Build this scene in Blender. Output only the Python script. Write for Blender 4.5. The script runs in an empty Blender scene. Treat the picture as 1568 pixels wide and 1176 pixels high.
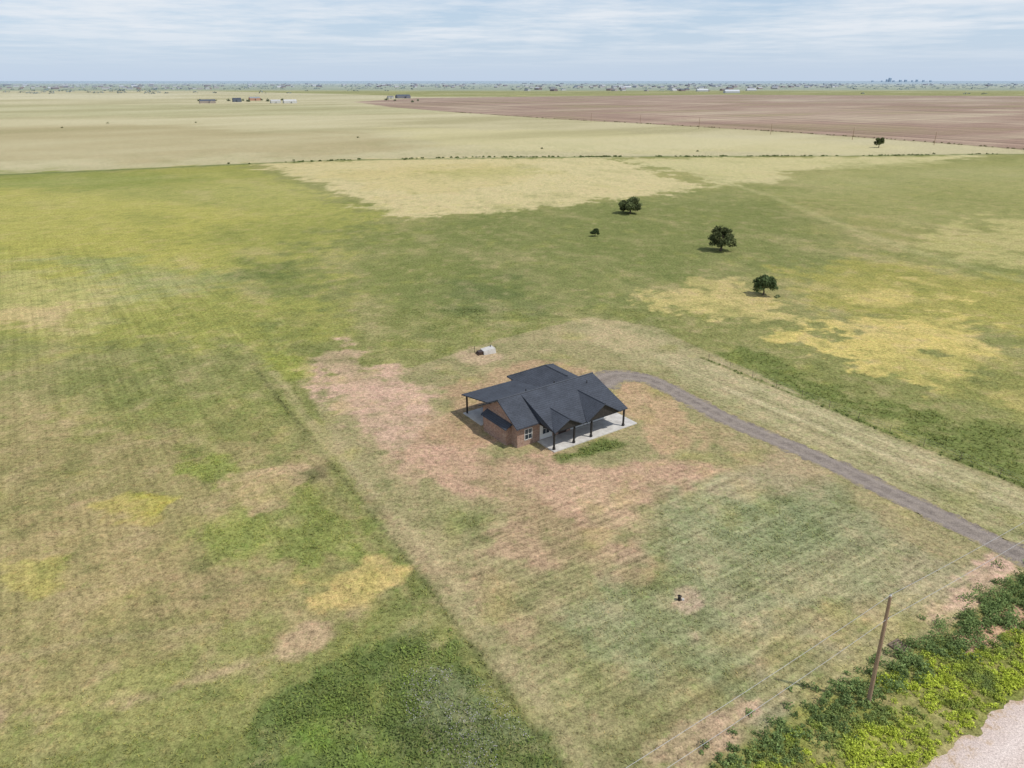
import bpy, math, numpy as np
from mathutils import Vector, Matrix
rng = np.random.default_rng(7)
scene = bpy.context.scene
# ------------------------------------------------------------------ survey
H=40.0; F=1087.0; TH=math.radians(23.16); CT=math.cos(TH); ST=math.sin(TH)
def G(px,py):
    """surveyed photo point -> metres on the flat ground plane"""
    x=(px-784)/F; yu=(588-py)/F
    up=-ST+yu*CT; up=min(up,-0.0012)
    t=H/(-up)
    return (x*t,(CT+yu*ST)*t)
GA=math.radians(33.0); GC=math.cos(GA); GS=math.sin(GA)
def lin(c):
    c=np.asarray(c,float)/255.0
    return np.where(c<=0.04045,c/12.92,((c+0.055)/1.055)**2.4)
KEXP=1.17
def alb(c): return lin(c)/KEXP
# ------------------------------------------------------------------ noise
TAB=np.random.default_rng(3).random((256,256))
def vnoise(x,y,s=0):
    x=x+s*17.3; y=y+s*31.7
    xi=np.floor(x).astype(int); yi=np.floor(y).astype(int)
    fx=x-xi; fy=y-yi; fx=fx*fx*(3-2*fx); fy=fy*fy*(3-2*fy)
    a=TAB[xi&255,yi&255]; b=TAB[(xi+1)&255,yi&255]; c=TAB[xi&255,(yi+1)&255]; d=TAB[(xi+1)&255,(yi+1)&255]
    return (a*(1-fx)+b*fx)*(1-fy)+(c*(1-fx)+d*fx)*fy
def fbm(x,y,size,octv=4,s=0):
    r=0;a=1;t=0;k=1.0/size
    for i in range(octv):
        r=r+a*vnoise(x*k,y*k,s+i*5); t+=a; a*=0.55; k*=2.1
    return r/t
def sd_poly(x,y,P):
    P=np.array(P); n=len(P); d=np.full(x.shape,1e18); ins=np.zeros(x.shape,bool)
    for i in range(n):
        ax,ay=P[i]; bx,by=P[(i+1)%n]
        ex,ey=bx-ax,by-ay; L=ex*ex+ey*ey+1e-9
        t=np.clip(((x-ax)*ex+(y-ay)*ey)/L,0,1)
        d=np.minimum(d,(x-ax-t*ex)**2+(y-ay-t*ey)**2)
        c=((ay>y)!=(by>y))
        xi=(bx-ax)*(y-ay)/((by-ay) if abs(by-ay)>1e-9 else 1e-9)+ax
        ins^=(c&(x<xi))
    d=np.sqrt(d); return np.where(ins,d,-d)
def d_line(x,y,P):
    d=np.full(x.shape,1e18)
    for (ax,ay),(bx,by) in zip(P[:-1],P[1:]):
        ex,ey=bx-ax,by-ay; L=ex*ex+ey*ey+1e-9
        t=np.clip(((x-ax)*ex+(y-ay)*ey)/L,0,1)
        d=np.minimum(d,(x-ax-t*ex)**2+(y-ay-t*ey)**2)
    return np.sqrt(d)
# ------------------------------------------------------------------ land cover (surveyed polygons)
# points, colour, strength, feather m, edge noise m
LC=[
 ([(-900,139),(300,139),(560,145),(640,148),(1568,148),(2600,150),(2600,320),(1568,237),(1300,239),(930,241),(530,246),(380,251),(0,268),(-900,330)],(188,179,144),1,3,3),
 ([(-300,196),(200,190),(520,205),(700,222),(400,240),(0,252),(-300,258)],(172,160,124),.75,25,25),
 ([(-300,160),(500,160),(700,172),(300,177),(-300,180)],(170,167,128),.6,40,50),
 ([(0,143),(300,143),(260,150),(0,152)],(204,196,166),.7,60,60),
 ([(600,195),(900,200),(1400,225),(1300,236),(900,232),(650,222)],(196,187,144),.7,18,20),
 ([(540,156),(640,150),(900,147),(1100,145),(1568,147),(2400,150),(2600,312),(1568,229),(1400,216),(1200,202),(1000,190),(850,182),(700,172),(600,164)],(156,133,120),1,4,4),
 ([(900,172),(1300,165),(1568,175),(1568,190),(1200,186)],(178,160,142),.5,30,40),
 ([(1150,150),(1568,152),(1568,158),(1150,157)],(180,164,148),.4,60,80),
 # left field
 ([(-900,335),(0,269),(380,252),(470,285),(570,318),(640,335),(700,420),(500,520),(-900,560)],(152,152,84),.9,8,10),
 ([(-100,285),(150,300),(330,330),(300,420),(100,450),(-100,470)],(176,169,92),.65,12,16),
 ([(-100,400),(90,410),(230,440),(110,490),(-100,510)],(186,177,124),.6,8,12),
 ([(-60,480),(120,468),(90,500),(-60,505)],(194,172,126),.7,3,5),
 ([(330,262),(520,300),(545,335),(480,335),(300,300)],(164,161,94),.6,8,10),
 ([(-100,262),(200,262),(330,275),(150,290),(-100,290)],(132,141,78),.6,8,10),
 ([(560,340),(700,330),(850,315),(1000,300),(1150,300),(1250,330),(1350,390),(1300,430),(1150,425),(1000,440),(930,480),(700,500),(520,470),(430,420)],(121,127,78),.8,10,14),
 ([(100,400),(260,400),(330,430),(200,450)],(132,142,94),.5,6,8),
 ([(690,430),(790,425),(800,465),(700,470)],(98,109,68),.6,5,6),
 ([(370,400),(450,402),(440,422),(380,420)],(104,115,66),.6,3,4),
 ([(392,251),(640,242),(900,241),(950,246),(1070,285),(990,300),(850,315),(640,334),(570,316)],(202,188,142),.95,3,7),
 ([(470,265),(760,250),(860,270),(620,300)],(192,177,122),.5,8,10),
 ([(650,262),(800,255),(850,265),(700,275)],(172,167,108),.5,8,8),
 ([(930,244),(1120,241),(1500,239),(1400,254),(1200,262),(1190,280),(1090,286),(1060,264)],(196,186,138),.9,4,7),
 ([(1290,250),(1568,246),(2200,300),(1700,380),(1350,335),(1210,300)],(152,151,98),.7,10,12),
 ([(1380,370),(1480,345),(1568,330),(1700,350),(1568,402),(1460,412)],(188,178,122),.75,5,10),
 ([(1230,340),(1350,350),(1400,385),(1290,370)],(158,150,104),.45,6,8),
 ([(990,458),(1040,435),(1150,428),(1190,450),(1235,490),(1190,505),(1080,492)],(194,178,118),.9,1.5,5),
 ([(1200,420),(1350,395),(1480,425),(1700,430),(1700,540),(1300,490),(1230,470)],(166,158,88),.75,4,8),
 ([(1300,440),(1400,430),(1470,455),(1350,470)],(198,180,114),.75,2,6),
 ([(1205,520),(1330,490),(1480,470),(1545,500),(1520,560),(1450,600),(1330,565)],(204,185,114),.9,1.5,7),
 ([(1440,605),(1568,540),(1800,600),(1750,700),(1568,645)],(150,147,88),.8,2,4),
 ([(1500,600),(1568,585),(1700,640),(1600,640)],(194,176,112),.7,1,2),
 ([(1075,540),(1140,528),(1230,578),(1400,626),(1568,662),(1900,760),(1900,880),(1568,742),(1300,640),(1180,590)],(112,123,70),.8,1.8,3),
 # mown yard
 ([(640,560),(760,520),(900,485),(1000,500),(1100,545),(1300,640),(1568,748),(1900,880),(1900,1000),(1568,900),(1300,1060),(1100,1176),(1000,1300),(950,1300),(860,1176),(620,850),(560,780),(470,600)],(158,148,110),.9,.35,.35),
 ([(880,490),(1000,505),(1090,548),(1010,560),(900,530)],(172,162,124),.6,2,3),
 ([(465,540),(530,520),(580,560),(650,600),(690,640),(690,700),(610,720),(520,650)],(202,168,148),.9,1.2,3.2),
 ([(610,700),(700,650),(800,690),(900,700),(1000,680),(1090,690),(1140,735),(1010,775),(890,800),(760,795),(640,755)],(190,156,132),.85,1.2,3),
 ([(500,640),(620,690),(700,780),(660,800),(560,720)],(186,158,130),.6,1.5,3),
 ([(660,640),(700,590),(780,560),(860,555),(950,570),(960,600),(800,600),(720,690)],(176,147,118),.8,1,2.5),
 ([(950,590),(1010,595),(1060,640),(1110,700),(1000,710),(960,660)],(186,156,124),.8,1,2.5),
 ([(1060,640),(1150,680),(1180,720),(1100,720)],(178,154,120),.6,1.2,2),
 ([(1000,540),(1090,550),(1568,755),(1900,900),(1900,960),(1568,835),(1250,690),(1060,600)],(170,161,124),.8,.6,1),
 ([(1000,770),(1150,715),(1350,790),(1450,850),(1400,920),(1250,1000),(1100,1060),(900,1040),(850,950)],(144,148,112),.75,2,4.5),
 ([(1100,800),(1200,760),(1330,810),(1250,880),(1120,860)],(130,141,102),.5,1.5,3),
 ([(1400,860),(1530,860),(1400,1000),(1300,1040),(1250,1010)],(166,158,126),.7,1,2),
 ([(850,700),(950,664),(965,682),(870,708)],(96,112,60),.8,.5,.9),
 ([(645,750),(760,762),(800,790),(680,835),(625,800)],(124,131,84),.6,1.2,2.4),
 ([(760,790),(1000,755),(1000,860),(850,905),(700,885)],(180,150,124),.8,1.5,3.5),
 ([(630,860),(760,830),(850,900),(830,980),(730,980)],(170,148,116),.65,1,3),
 ([(1180,690),(1260,720),(1200,760),(1090,760)],(172,152,124),.5,1,2),
 ([(880,1010),(980,1060),(960,1140),(900,1120)],(172,156,120),.5,1,2.5),
 ([(1120,980),(1260,930),(1300,960),(1160,1040)],(170,150,120),.45,1,2.5),
 ([(720,530),(690,545),(730,560),(780,545)],(190,164,138),.7,1,1.5),
 # left field, near
 ([(-400,640),(300,620),(460,700),(560,790),(625,870),(560,960),(300,1050),(-400,1300)],(156,142,100),.75,2,5),
 ([(170,770),(230,738),(262,780),(220,802)],(182,173,82),.85,.8,2.6),
 ([(270,720),(350,698),(392,718),(330,752)],(138,150,76),.75,.8,2.4),
 ([(290,810),(450,765),(560,800),(590,850),(540,880),(400,850),(330,855)],(134,146,76),.7,1.2,4.2),
 ([(380,735),(480,740),(560,800),(480,800)],(122,128,74),.6,1,3),
 ([(440,715),(500,715),(510,740),(450,735)],(98,94,70),.6,.5,1.4),
 ([(455,890),(520,872),(620,852),(645,882),(560,912),(500,932)],(204,178,118),.95,.6,2.2),
 ([(330,742),(400,700),(452,716),(400,765)],(184,158,124),.75,.6,2.4),
 ([(0,780),(200,760),(300,850),(200,940),(0,930)],(172,152,110),.55,2,4),
 ([(0,880),(110,850),(120,900),(20,950)],(180,172,92),.5,.8,2.5),
 ([(-40,600),(90,590),(200,640),(40,680)],(176,158,116),.5,2,4),
 ([(250,880),(400,870),(430,960),(280,990)],(170,146,112),.5,1.5,3),
 ([(-60,1090),(200,1045),(420,975),(560,945),(480,1010),(250,1090),(-60,1160)],(184,158,128),.8,1,2.5),
 ([(130,620),(330,600),(420,640),(300,680),(150,670)],(132,139,78),.5,2,5),
 ([(420,540),(470,545),(470,575),(440,580)],(160,165,78),.5,1,2),
 ([(-60,1180),(380,1060),(430,1176),(430,1400),(-60,1400)],(124,129,76),.8,1.5,3),
 ([(330,1300),(400,1070),(560,988),(640,942),(690,988),(780,1085),(862,1185),(945,1300)],(100,115,66),.9,.7,1.6),
 ([(440,1120),(500,1070),(570,1176),(440,1176)],(120,144,64),.6,.8,2.4),
 ([(620,1040),(720,1030),(800,1120),(740,1176),(640,1130)],(132,134,110),.45,.8,1.8),
 # bare spots + roadside
 ([(1022,892),(1085,915),(1065,940),(1028,930)],(202,174,152),.85,.4,1.2),
 ([(1050,960),(1100,968),(1060,992)],(196,168,144),.75,.3,1),
 ([(985,1150),(1060,1090),(1130,1075),(1180,1050),(1120,1140),(1040,1200)],(200,166,144),.85,.5,1.6),
 ([(1400,950),(1470,880),(1520,845),(1565,865),(1500,930),(1430,965)],(208,174,154),.95,.5,1.4),
 ([(1080,1180),(1180,1120),(1300,1050),(1400,1000),(1568,880),(1800,760),(1800,950),(1568,1070),(1425,1180),(1200,1400),(950,1400)],(128,132,70),.9,.4,.6),
 ([(1455,975),(1568,915),(1568,955),(1480,1000)],(204,162,138),.9,.2,.6),
 ([(1290,1120),(1350,1085),(1420,1100),(1330,1176)],(158,166,72),.6,.5,1),
]
LINES=[
 ([(385,555),(430,615),(620,850),(860,1176),(950,1300)],(100,102,66),.75,.2),
 ([(420,570),(470,640),(655,850),(905,1176),(1000,1300)],(184,166,130),.4,.5),
 ([(560,760),(600,800),(690,905)],(128,112,86),.4,.3),
 ([(-900,332),(0,268),(380,251),(530,245),(930,240),(1300,239),(1530,236),(1800,238)],(106,118,74),.9,2.2),
 ([(600,164),(700,172),(850,182),(1000,190),(1200,202),(1400,216),(1568,229),(2600,312)],(130,116,96),.7,2.2),
 ([(1075,548),(1300,638),(1568,745),(1900,880)],(106,118,66),.7,.3),
 ([(1110,595),(1300,672),(1568,782),(1800,880)],(198,186,150),.5,.45),
 ([(1080,562),(1300,652),(1568,762),(1800,860)],(194,182,144),.5,.4),
 ([(1060,265),(1180,300),(1290,345),(1400,385),(1568,430)],(168,164,114),.55,1.6),
 ([(640,335),(760,375),(900,420),(1010,455)],(154,150,100),.35,1.3),
 ([(480,700),(560,830),(640,930)],(156,136,104),.3,.4),
 ([(0,1010),(120,985),(330,960)],(178,158,124),.35,.4),
 ([(1010,770),(1020,830),(1000,900)],(110,112,78),.45,.25),
 ([(930,1176),(1130,1030),(1330,950)],(152,130,100),.35,.3),
]
LC=[([G(*p) for p in P],c,s,f,n) for P,c,s,f,n in LC]
LINES=[([G(*p) for p in P],c,s,w) for P,c,s,w in LINES]
STR_V=[G(*p) for p in [(-900,400),(0,370),(300,400),(520,540),(640,900),(300,1010),(-400,1250)]]
STR_D=[G(*p) for p in [(1020,540),(1090,550),(1568,755),(1900,900),(1900,960),(1568,835),(1250,690),(1060,610)]]
STR_U=[G(*p) for p in [(650,740),(760,770),(1100,715),(1400,830),(1480,900),(1300,1040),(1000,1150),(860,1130),(690,900)]]
BRN=LC[5][0]
def soft(sd,f): 
    t=np.clip(sd/(2*f)+.5,0,1); return t*t*(3-2*t)
def ground_colour(x,y):
    su=x*GC+y*GS; sv=-x*GS+y*GC
    d=np.hypot(x,y)
    col=np.empty(x.shape+(3,)); col[:]=np.array((139,139,88))/255.
    def blend(c,m):
        nonlocal col
        col=col*(1-m[...,None])+np.array(c)/255.*m[...,None]
    n1=fbm(x,y,22,4,1); n2=fbm(x,y,60,4,2)
    blend((120,127,74),np.clip((n1-.5)*3.2,0,1)*.7)
    blend((166,158,102),np.clip((.5-n2)*3.2,0,1)*.6)
    na=fbm(x,y,7,4,11)-.5; nb=fbm(x,y,1.6,3,12)-.5; nc=fbm(x,y,40,4,13)-.5
    for P,c,s,f,am in LC:
        A=np.array(P); pad=f*2+am*3
        bb=(x>A[:,0].min()-pad)&(x<A[:,0].max()+pad)&(y>A[:,1].min()-pad)&(y<A[:,1].max()+pad)
        if not bb.any(): continue
        sd=sd_poly(x[bb],y[bb],P)
        if am>=15: q=nc[bb]*am*4
        elif am>=2: q=na[bb]*am*4.2+nb[bb]*am*1.5
        else: q=nb[bb]*am*2.6+na[bb]*am*1.3
        m=np.zeros(x.shape); m[bb]=soft(sd+q,f)*s
        blend(c,m)
    for P,c,s,w in LINES:
        dd=d_line(x,y,P)+nb*w*2.0
        blend(c,np.clip(1.6-dd/w,0,1)*s)
    # patchiness everywhere
    p1=fbm(su*1.0,sv*.45,9,4,21)-.5; p2=fbm(x,y,2.4,3,22)-.5; p3=fbm(su*.35,sv,70,4,23)-.5; p4=fbm(x,y,4.5,3,24)-.5; p5=fbm(su,sv*.5,14,4,25)-.5
    near=np.clip(1.3-d/500,0,1); vn=np.clip(1.4-d/140,0,1)
    blend((110,119,68),np.clip(p1*3.2-.15,0,1)*.36*near)
    blend((196,174,136),np.clip(-p1*3.2-.2,0,1)*.45*near)
    blend((184,158,128),np.clip(p5*4-.25,0,1)*.42*vn)
    blend((172,168,90),np.clip(p4*4-.5,0,1)*.30*near)
    blend((94,104,62),np.clip(p2*3-.15,0,1)*.36*near)
    blend((194,168,136),np.clip(-p2*3-.2,0,1)*.42*near)
    far=np.clip((d-200)/400,0,1)
    blend((148,143,104),np.clip(p3*4,0,1)*.42*far)
    blend((206,198,166),np.clip(-p3*4,0,1)*.38*far)
    # far country
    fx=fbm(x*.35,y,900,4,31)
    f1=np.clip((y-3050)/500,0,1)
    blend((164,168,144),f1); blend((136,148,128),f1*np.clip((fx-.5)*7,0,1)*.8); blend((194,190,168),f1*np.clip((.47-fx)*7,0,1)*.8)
    f0=np.clip((y-500)/4000,0,1); blend((172,178,176),f0*.38)  # aerial haze painted into the ground colour, growing with distance
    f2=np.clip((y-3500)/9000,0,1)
    blend((158,176,192),f2*.92)  # bluer haze tint painted over the farthest ground
    M=np.zeros(x.shape+(4,)); M[...,3]=1
    M[...,0]=np.maximum(soft(sd_poly(x,y,STR_V)+na*30,22)*.6,soft(sd_poly(x,y,STR_D),.6)*.7)
    M[...,1]=soft(sd_poly(x,y,STR_U)+na*8,4)
    M[...,2]=soft(sd_poly(x,y,BRN),4)
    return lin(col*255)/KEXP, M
# ------------------------------------------------------------------ mesh helpers
def new_mesh(name,V,Q,smooth=False):
    V=np.asarray(V,np.float32); Q=np.asarray(Q,np.int32); k=Q.shape[1]
    me=bpy.data.meshes.new(name); me.vertices.add(len(V)); me.vertices.foreach_set('co',V.ravel())
    me.loops.add(Q.size); me.loops.foreach_set('vertex_index',Q.ravel())
    me.polygons.add(len(Q)); me.polygons.foreach_set('loop_start',np.arange(0,Q.size,k,dtype=np.int32))
    me.polygons.foreach_set('loop_total',np.full(len(Q),k,np.int32))
    me.update(calc_edges=True); 
    return me
def add_obj(name,me,mat=None,parent=None,loc=None):
    o=bpy.data.objects.new(name,me); scene.collection.objects.link(o)
    if mat: me.materials.append(mat)
    if parent: o.parent=parent
    if loc: o.location=loc
    return o
def colattr(me,name,C):
    a=me.color_attributes.new(name,'FLOAT_COLOR','POINT')
    if C.shape[1]==3: C=np.concatenate([C,np.ones((len(C),1))],1)
    a.data.foreach_set('color',C.astype(np.float32).ravel())
# ------------------------------------------------------------------ material helpers
class NT:
    def __init__(s,mat):
        mat.use_nodes=True; s.t=mat.node_tree; s.t.nodes.clear()
    def n(s,ty,**kw):
        nd=s.t.nodes.new(ty)
        for k,v in kw.items():
            if k.startswith('i_'): nd.inputs[k[2:]].default_value=v
            else: setattr(nd,k,v)
        return nd
    def l(s,a,b): s.t.links.new(a,b)
    def math(s,op,a,b=None,c=None,clamp=False):
        m=s.n('ShaderNodeMath',operation=op,use_clamp=clamp)
        for i,q in enumerate((a,b,c)):
            if q is None: continue
            if isinstance(q,(int,float)): m.inputs[i].default_value=q
            else: s.l(q,m.inputs[i])
        return m.outputs[0]
    def mix(s,f,a,b,bt='MIX'):
        m=s.n('ShaderNodeMix',data_type='RGBA',blend_type=bt)
        for i,q in ((0,f),(6,a),(7,b)):
            if isinstance(q,(int,float)): m.inputs[i].default_value=q
            elif isinstance(q,(tuple,list,np.ndarray)): m.inputs[i].default_value=(float(q[0]),float(q[1]),float(q[2]),1)
            else: s.l(q,m.inputs[i])
        return m.outputs[2]
    def noise(s,vec,scale,detail=3,rough=.55):
        nd=s.n('ShaderNodeTexNoise'); nd.inputs['Scale'].default_value=scale; nd.inputs['Detail'].default_value=detail; nd.inputs['Roughness'].default_value=rough
        s.l(vec,nd.inputs['Vector']); return nd.outputs['Fac']
    def out(s,col,rough=.9,spec=.1,bump=None,bd=.02,bs=.5,metal=0):
        b=s.n('ShaderNodeBsdfPrincipled'); b.inputs['Roughness'].default_value=rough; b.inputs['Specular IOR Level'].default_value=spec; b.inputs['Metallic'].default_value=metal
        if isinstance(col,(tuple,list,np.ndarray)): b.inputs['Base Color'].default_value=(float(col[0]),float(col[1]),float(col[2]),1)
        else: s.l(col,b.inputs['Base Color'])
        if bump is not None:
            bp=s.n('ShaderNodeBump'); bp.inputs['Distance'].default_value=bd; bp.inputs['Strength'].default_value=bs
            s.l(bump,bp.inputs['Height']); s.l(bp.outputs[0],b.inputs['Normal'])
        o=s.n('ShaderNodeOutputMaterial'); s.l(b.outputs[0],o.inputs[0])
def M(name): return bpy.data.materials.new(name)
def simple(name,c1,c2,scale,rough=.85,spec=.2,bd=.01,stretch=None):
    m=M(name); t=NT(m); tc=t.n('ShaderNodeTexCoord').outputs['Object']
    if stretch:
        mp=t.n('ShaderNodeMapping'); mp.inputs['Scale'].default_value=stretch; t.l(tc,mp.inputs[0]); tc=mp.outputs[0]
    n=t.noise(tc,scale,4,.65); f=t.math('MULTIPLY_ADD',n,2.4,-.7,clamp=True)
    t.out(t.mix(f,c1,c2),rough,spec,n,bd); return m
def attr_mat(name,trans=0.0,fine=0):
    m=M(name); t=NT(m); a=t.n('ShaderNodeAttribute',attribute_name='col')
    d=t.n('ShaderNodeBsdfDiffuse'); t.l(a.outputs['Color'],d.inputs[0]); o=t.n('ShaderNodeOutputMaterial')
    if trans>0:
        tr=t.n('ShaderNodeBsdfTranslucent'); t.l(a.outputs['Color'],tr.inputs[0]); mx=t.n('ShaderNodeMixShader'); mx.inputs[0].default_value=trans
        t.l(d.outputs[0],mx.inputs[1]); t.l(tr.outputs[0],mx.inputs[2]); t.l(mx.outputs[0],o.inputs[0])
    else: t.l(d.outputs[0],o.inputs[0])
    return m
# ------------------------------------------------------------------ ground
def axis_pts(lo,hi,step,fr,maxd):
    c=list(np.arange(lo,hi+1e-6,step)); p=hi; s=step
    up=[]
    while p<maxd: s=max(step,min(s*1.06,fr*abs(p))); p+=s; up.append(p)
    return c,up
cx,upx=axis_pts(-62,62,.42,.014,32000)
xs=np.array([-a for a in upx[::-1]]+cx+upx)
cy,upy=axis_pts(24,135,.40,.009,45000)
ys=np.concatenate([[-3000,-1000,-400,-200,-120,-80,-55,-38,-24,-12,-3,4,9,13,16,18.5,20.5,22.3],cy,upy])
X,Y=np.meshgrid(xs,ys); nx,ny=len(xs),len(ys)
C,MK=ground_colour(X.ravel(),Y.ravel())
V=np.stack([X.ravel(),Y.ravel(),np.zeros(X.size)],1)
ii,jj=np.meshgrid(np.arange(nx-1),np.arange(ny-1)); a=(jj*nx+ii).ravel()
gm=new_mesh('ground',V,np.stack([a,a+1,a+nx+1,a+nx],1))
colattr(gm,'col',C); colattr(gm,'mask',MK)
mg=M('field_ground'); t=NT(mg)
at=t.n('ShaderNodeAttribute',attribute_name='col').outputs['Color']; mk=t.n('ShaderNodeAttribute',attribute_name='mask'); sp=t.n('ShaderNodeSeparateColor'); t.l(mk.outputs['Color'],sp.inputs[0])
pos=t.n('ShaderNodeNewGeometry').outputs['Position']
rot=t.n('ShaderNodeMapping'); rot.inputs['Rotation'].default_value=(0,0,-GA); t.l(pos,rot.inputs[0])
def stretched(sx,sy):
    mp=t.n('ShaderNodeMapping'); mp.inputs['Scale'].default_value=(sx,sy,1); t.l(rot.outputs[0],mp.inputs[0]); return mp.outputs[0]
def cen(o,g): return t.math('MULTIPLY_ADD',o,g,-.5*g)
nA=t.noise(pos,.5,3); nB=t.noise(pos,2.0,4,.75); nC=t.noise(pos,7,3,.8)
sV=t.noise(stretched(1.3,.03),1,3,.75)
sU=t.noise(stretched(.03,1.5),1,3,.75); sB=t.noise(stretched(.11,.0012),1,3,.6)
sr=t.n('ShaderNodeSeparateXYZ'); t.l(rot.outputs[0],sr.inputs[0])
def passes(ax,per): 
    ph=t.math('MULTIPLY_ADD',nA,1.6,t.math('MULTIPLY',sr.outputs[ax],6.2832/per)); return t.math('SINE',ph)
wob=t.math('MULTIPLY_ADD',nA,4,-1.6,clamp=True)
pu=t.math('MULTIPLY',passes(1,1.9),t.math('MULTIPLY',wob,.13))
pv=t.math('MULTIPLY',passes(0,2.6),t.math('MULTIPLY',wob,.10))
v=t.math('ADD',cen(nA,.6),cen(nB,2.1)); v=t.math('ADD',v,cen(nC,2.4))
v=t.math('ADD',v,t.math('MULTIPLY',t.math('ADD',cen(sV,1.5),pv),sp.outputs[0])); v=t.math('ADD',v,t.math('MULTIPLY',t.math('ADD',cen(sU,1.5),pu),sp.outputs[1])); v=t.math('ADD',v,t.math('MULTIPLY',cen(sB,1.5),sp.outputs[2]))
fac=t.math('ADD',v,1.03); fac=t.math('MAXIMUM',fac,.35); fac=t.math('MINIMUM',fac,1.8)
cc=t.n('ShaderNodeCombineColor'); 
for i in range(3): t.l(fac,cc.inputs[i])
base=t.mix(1.0,at,cc.outputs[0],'MULTIPLY')
nD=t.noise(pos,1.1,4,.8); g1=t.math('MULTIPLY_ADD',nD,7,-3.8,clamp=True); g2=t.math('MULTIPLY_ADD',nD,-7,3.15,clamp=True)
gt=t.mix(1.0,base,(.78,.96,.72),'MULTIPLY'); st=t.mix(1.0,base,(1.30,1.12,1.16),'MULTIPLY')
base=t.mix(t.math('MULTIPLY',g1,.85),base,gt); base=t.mix(t.math('MULTIPLY',g2,.85),base,st)
t.out(base,1.0,0.0,nB,.10,.5)
ground=add_obj('ground',gm,mg)
# ------------------------------------------------------------------ strips (drive, road)
def catmull(P,n=14):
    P=[np.array(p) for p in P]; P=[2*P[0]-P[1]]+P+[2*P[-1]-P[-2]]; out=[]
    for i in range(1,len(P)-2):
        for k in range(n):
            s=k/n; a,b,c,d=P[i-1:i+3]
            out.append(.5*((2*b)+(c-a)*s+(2*a-5*b+4*c-d)*s*s+(3*b-a-3*c+d)*s**3))
    out.append(P[-2]); return np.array(out)
def strip(name,path,w,mat,z,jit,nw=6):
    T=np.gradient(path,axis=0); T/=np.linalg.norm(T,axis=1)[:,None]+1e-9; N=np.stack([-T[:,1],T[:,0]],1)
    w=np.broadcast_to(w,(len(path),))
    V=[];Q=[]
    for j in range(nw+1):
        s=j/nw*2-1; off=s*w/2
        if j in(0,nw): off=off+(fbm(path[:,0]+j*50,path[:,1],1.2,3,4)-.5)*jit*2
        p=path+N*off[:,None]; V.append(np.c_[p,np.full(len(p),z)])
    V=np.concatenate(V); L=len(path)
    for j in range(nw):
        a=np.arange(L-1)+j*L; Q.append(np.stack([a,a+1,a+L+1,a+L],1))
    me=new_mesh(name,V,np.concatenate(Q))
    acr=np.repeat(np.linspace(-1,1,nw+1),L); colattr(me,'acr',np.stack([acr*.5+.5]*3,1))
    return add_obj(name,me,mat)
def gravel(name,c1,c2,cr,ce):
    m=M(name); t=NT(m); pos=t.n('ShaderNodeNewGeometry').outputs['Position']
    n1=t.noise(pos,.9,5,.8); n2=t.noise(pos,9,3,.8)
    a=t.n('ShaderNodeAttribute',attribute_name='acr').outputs['Fac']
    k=t.math('ABSOLUTE',t.math('SUBTRACT',a,.5)) # 0 centre .5 edge
    rut=t.math('SUBTRACT',1,t.math('MULTIPLY',t.math('ABSOLUTE',t.math('SUBTRACT',k,.24)),7),clamp=True)
    f=t.math('MULTIPLY_ADD',n1,4,-1.5,clamp=True)
    b=t.mix(f,c1,c2); b=t.mix(t.math('MULTIPLY',rut,.55),b,cr)
    s=t.math('MULTIPLY_ADD',n2,2.0,0); cc=t.n('ShaderNodeCombineColor')
    for i in range(3): t.l(s,cc.inputs[i])
    edge=t.math('ADD',t.math('MULTIPLY_ADD',k,5,-1.9),t.math('MULTIPLY_ADD',n1,7,-3.5),clamp=True)
    edge=t.math('MULTIPLY',edge,t.math('MULTIPLY_ADD',k,6,-1.3,clamp=True))
    b=t.mix(edge,b,ce)
    t.out(t.mix(1,b,cc.outputs[0],'MULTIPLY'),1,0,n2,.03); return m
mdrive=gravel('drive_gravel',alb((126,117,110)),alb((158,147,136)),alb((164,153,144)),alb((162,150,114)))
dp=catmull([G(*p) for p in [(916,590),(935,578),(962,576),(1000,583),(1045,606),(1120,645),(1250,700),(1400,772),(1568,852),(1800,960)]],40)
wd=np.full(len(dp),3.3); wd[:40]=np.linspace(5.6,5.0,40); wd[40:120]=np.linspace(5.0,3.3,80)
strip('gravel_driveway',dp,wd,mdrive,.010,.6,12)
mroad=gravel('dirt_road_surface',alb((206,188,178)),alb((224,208,198)),alb((228,214,206)),alb((192,168,144)))
A0=np.array(G(1420,1176)); ud=np.array([math.cos(math.radians(31)),math.sin(math.radians(31))]); nd=np.array([ud[1],-ud[0]])
rp=np.array([A0+ud*s+nd*3.6 for s in np.arange(-60,140,.3)])
strip('dirt_road',rp,7.2,mroad,.012,.7,14)
# ------------------------------------------------------------------ leaf quads
def leaf_mesh(name,P,S,Cc,mat,upb=0.5,parent=None,asp=1.6):
    n=len(P); nrm=rng.normal(size=(n,3)); nrm[:,2]=np.abs(nrm[:,2])+upb; nrm/=np.linalg.norm(nrm,axis=1)[:,None]
    r=rng.normal(size=(n,3)); a=np.cross(nrm,r); a/=np.linalg.norm(a,axis=1)[:,None]; b=np.cross(nrm,a)
    S=np.broadcast_to(S,(n,))[:,None]; a=a*S*.5*asp; b=b*S*.5
    V=np.stack([P-a*1.0,P-b*.9+a*.1,P+a,P+b*.9-a*.1],1).reshape(-1,3)
    V[:,2]=np.maximum(V[:,2],.015)
    Q=np.arange(4*n).reshape(n,4); me=new_mesh(name,V,Q); colattr(me,'col',np.repeat(Cc,4,0))
    return add_obj(name,me,mat,parent)
mleaf=attr_mat('foliage_leaves',.25); mgrass=attr_mat('grass_blades',0); mplain=attr_mat('plain_coloured')
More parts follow.
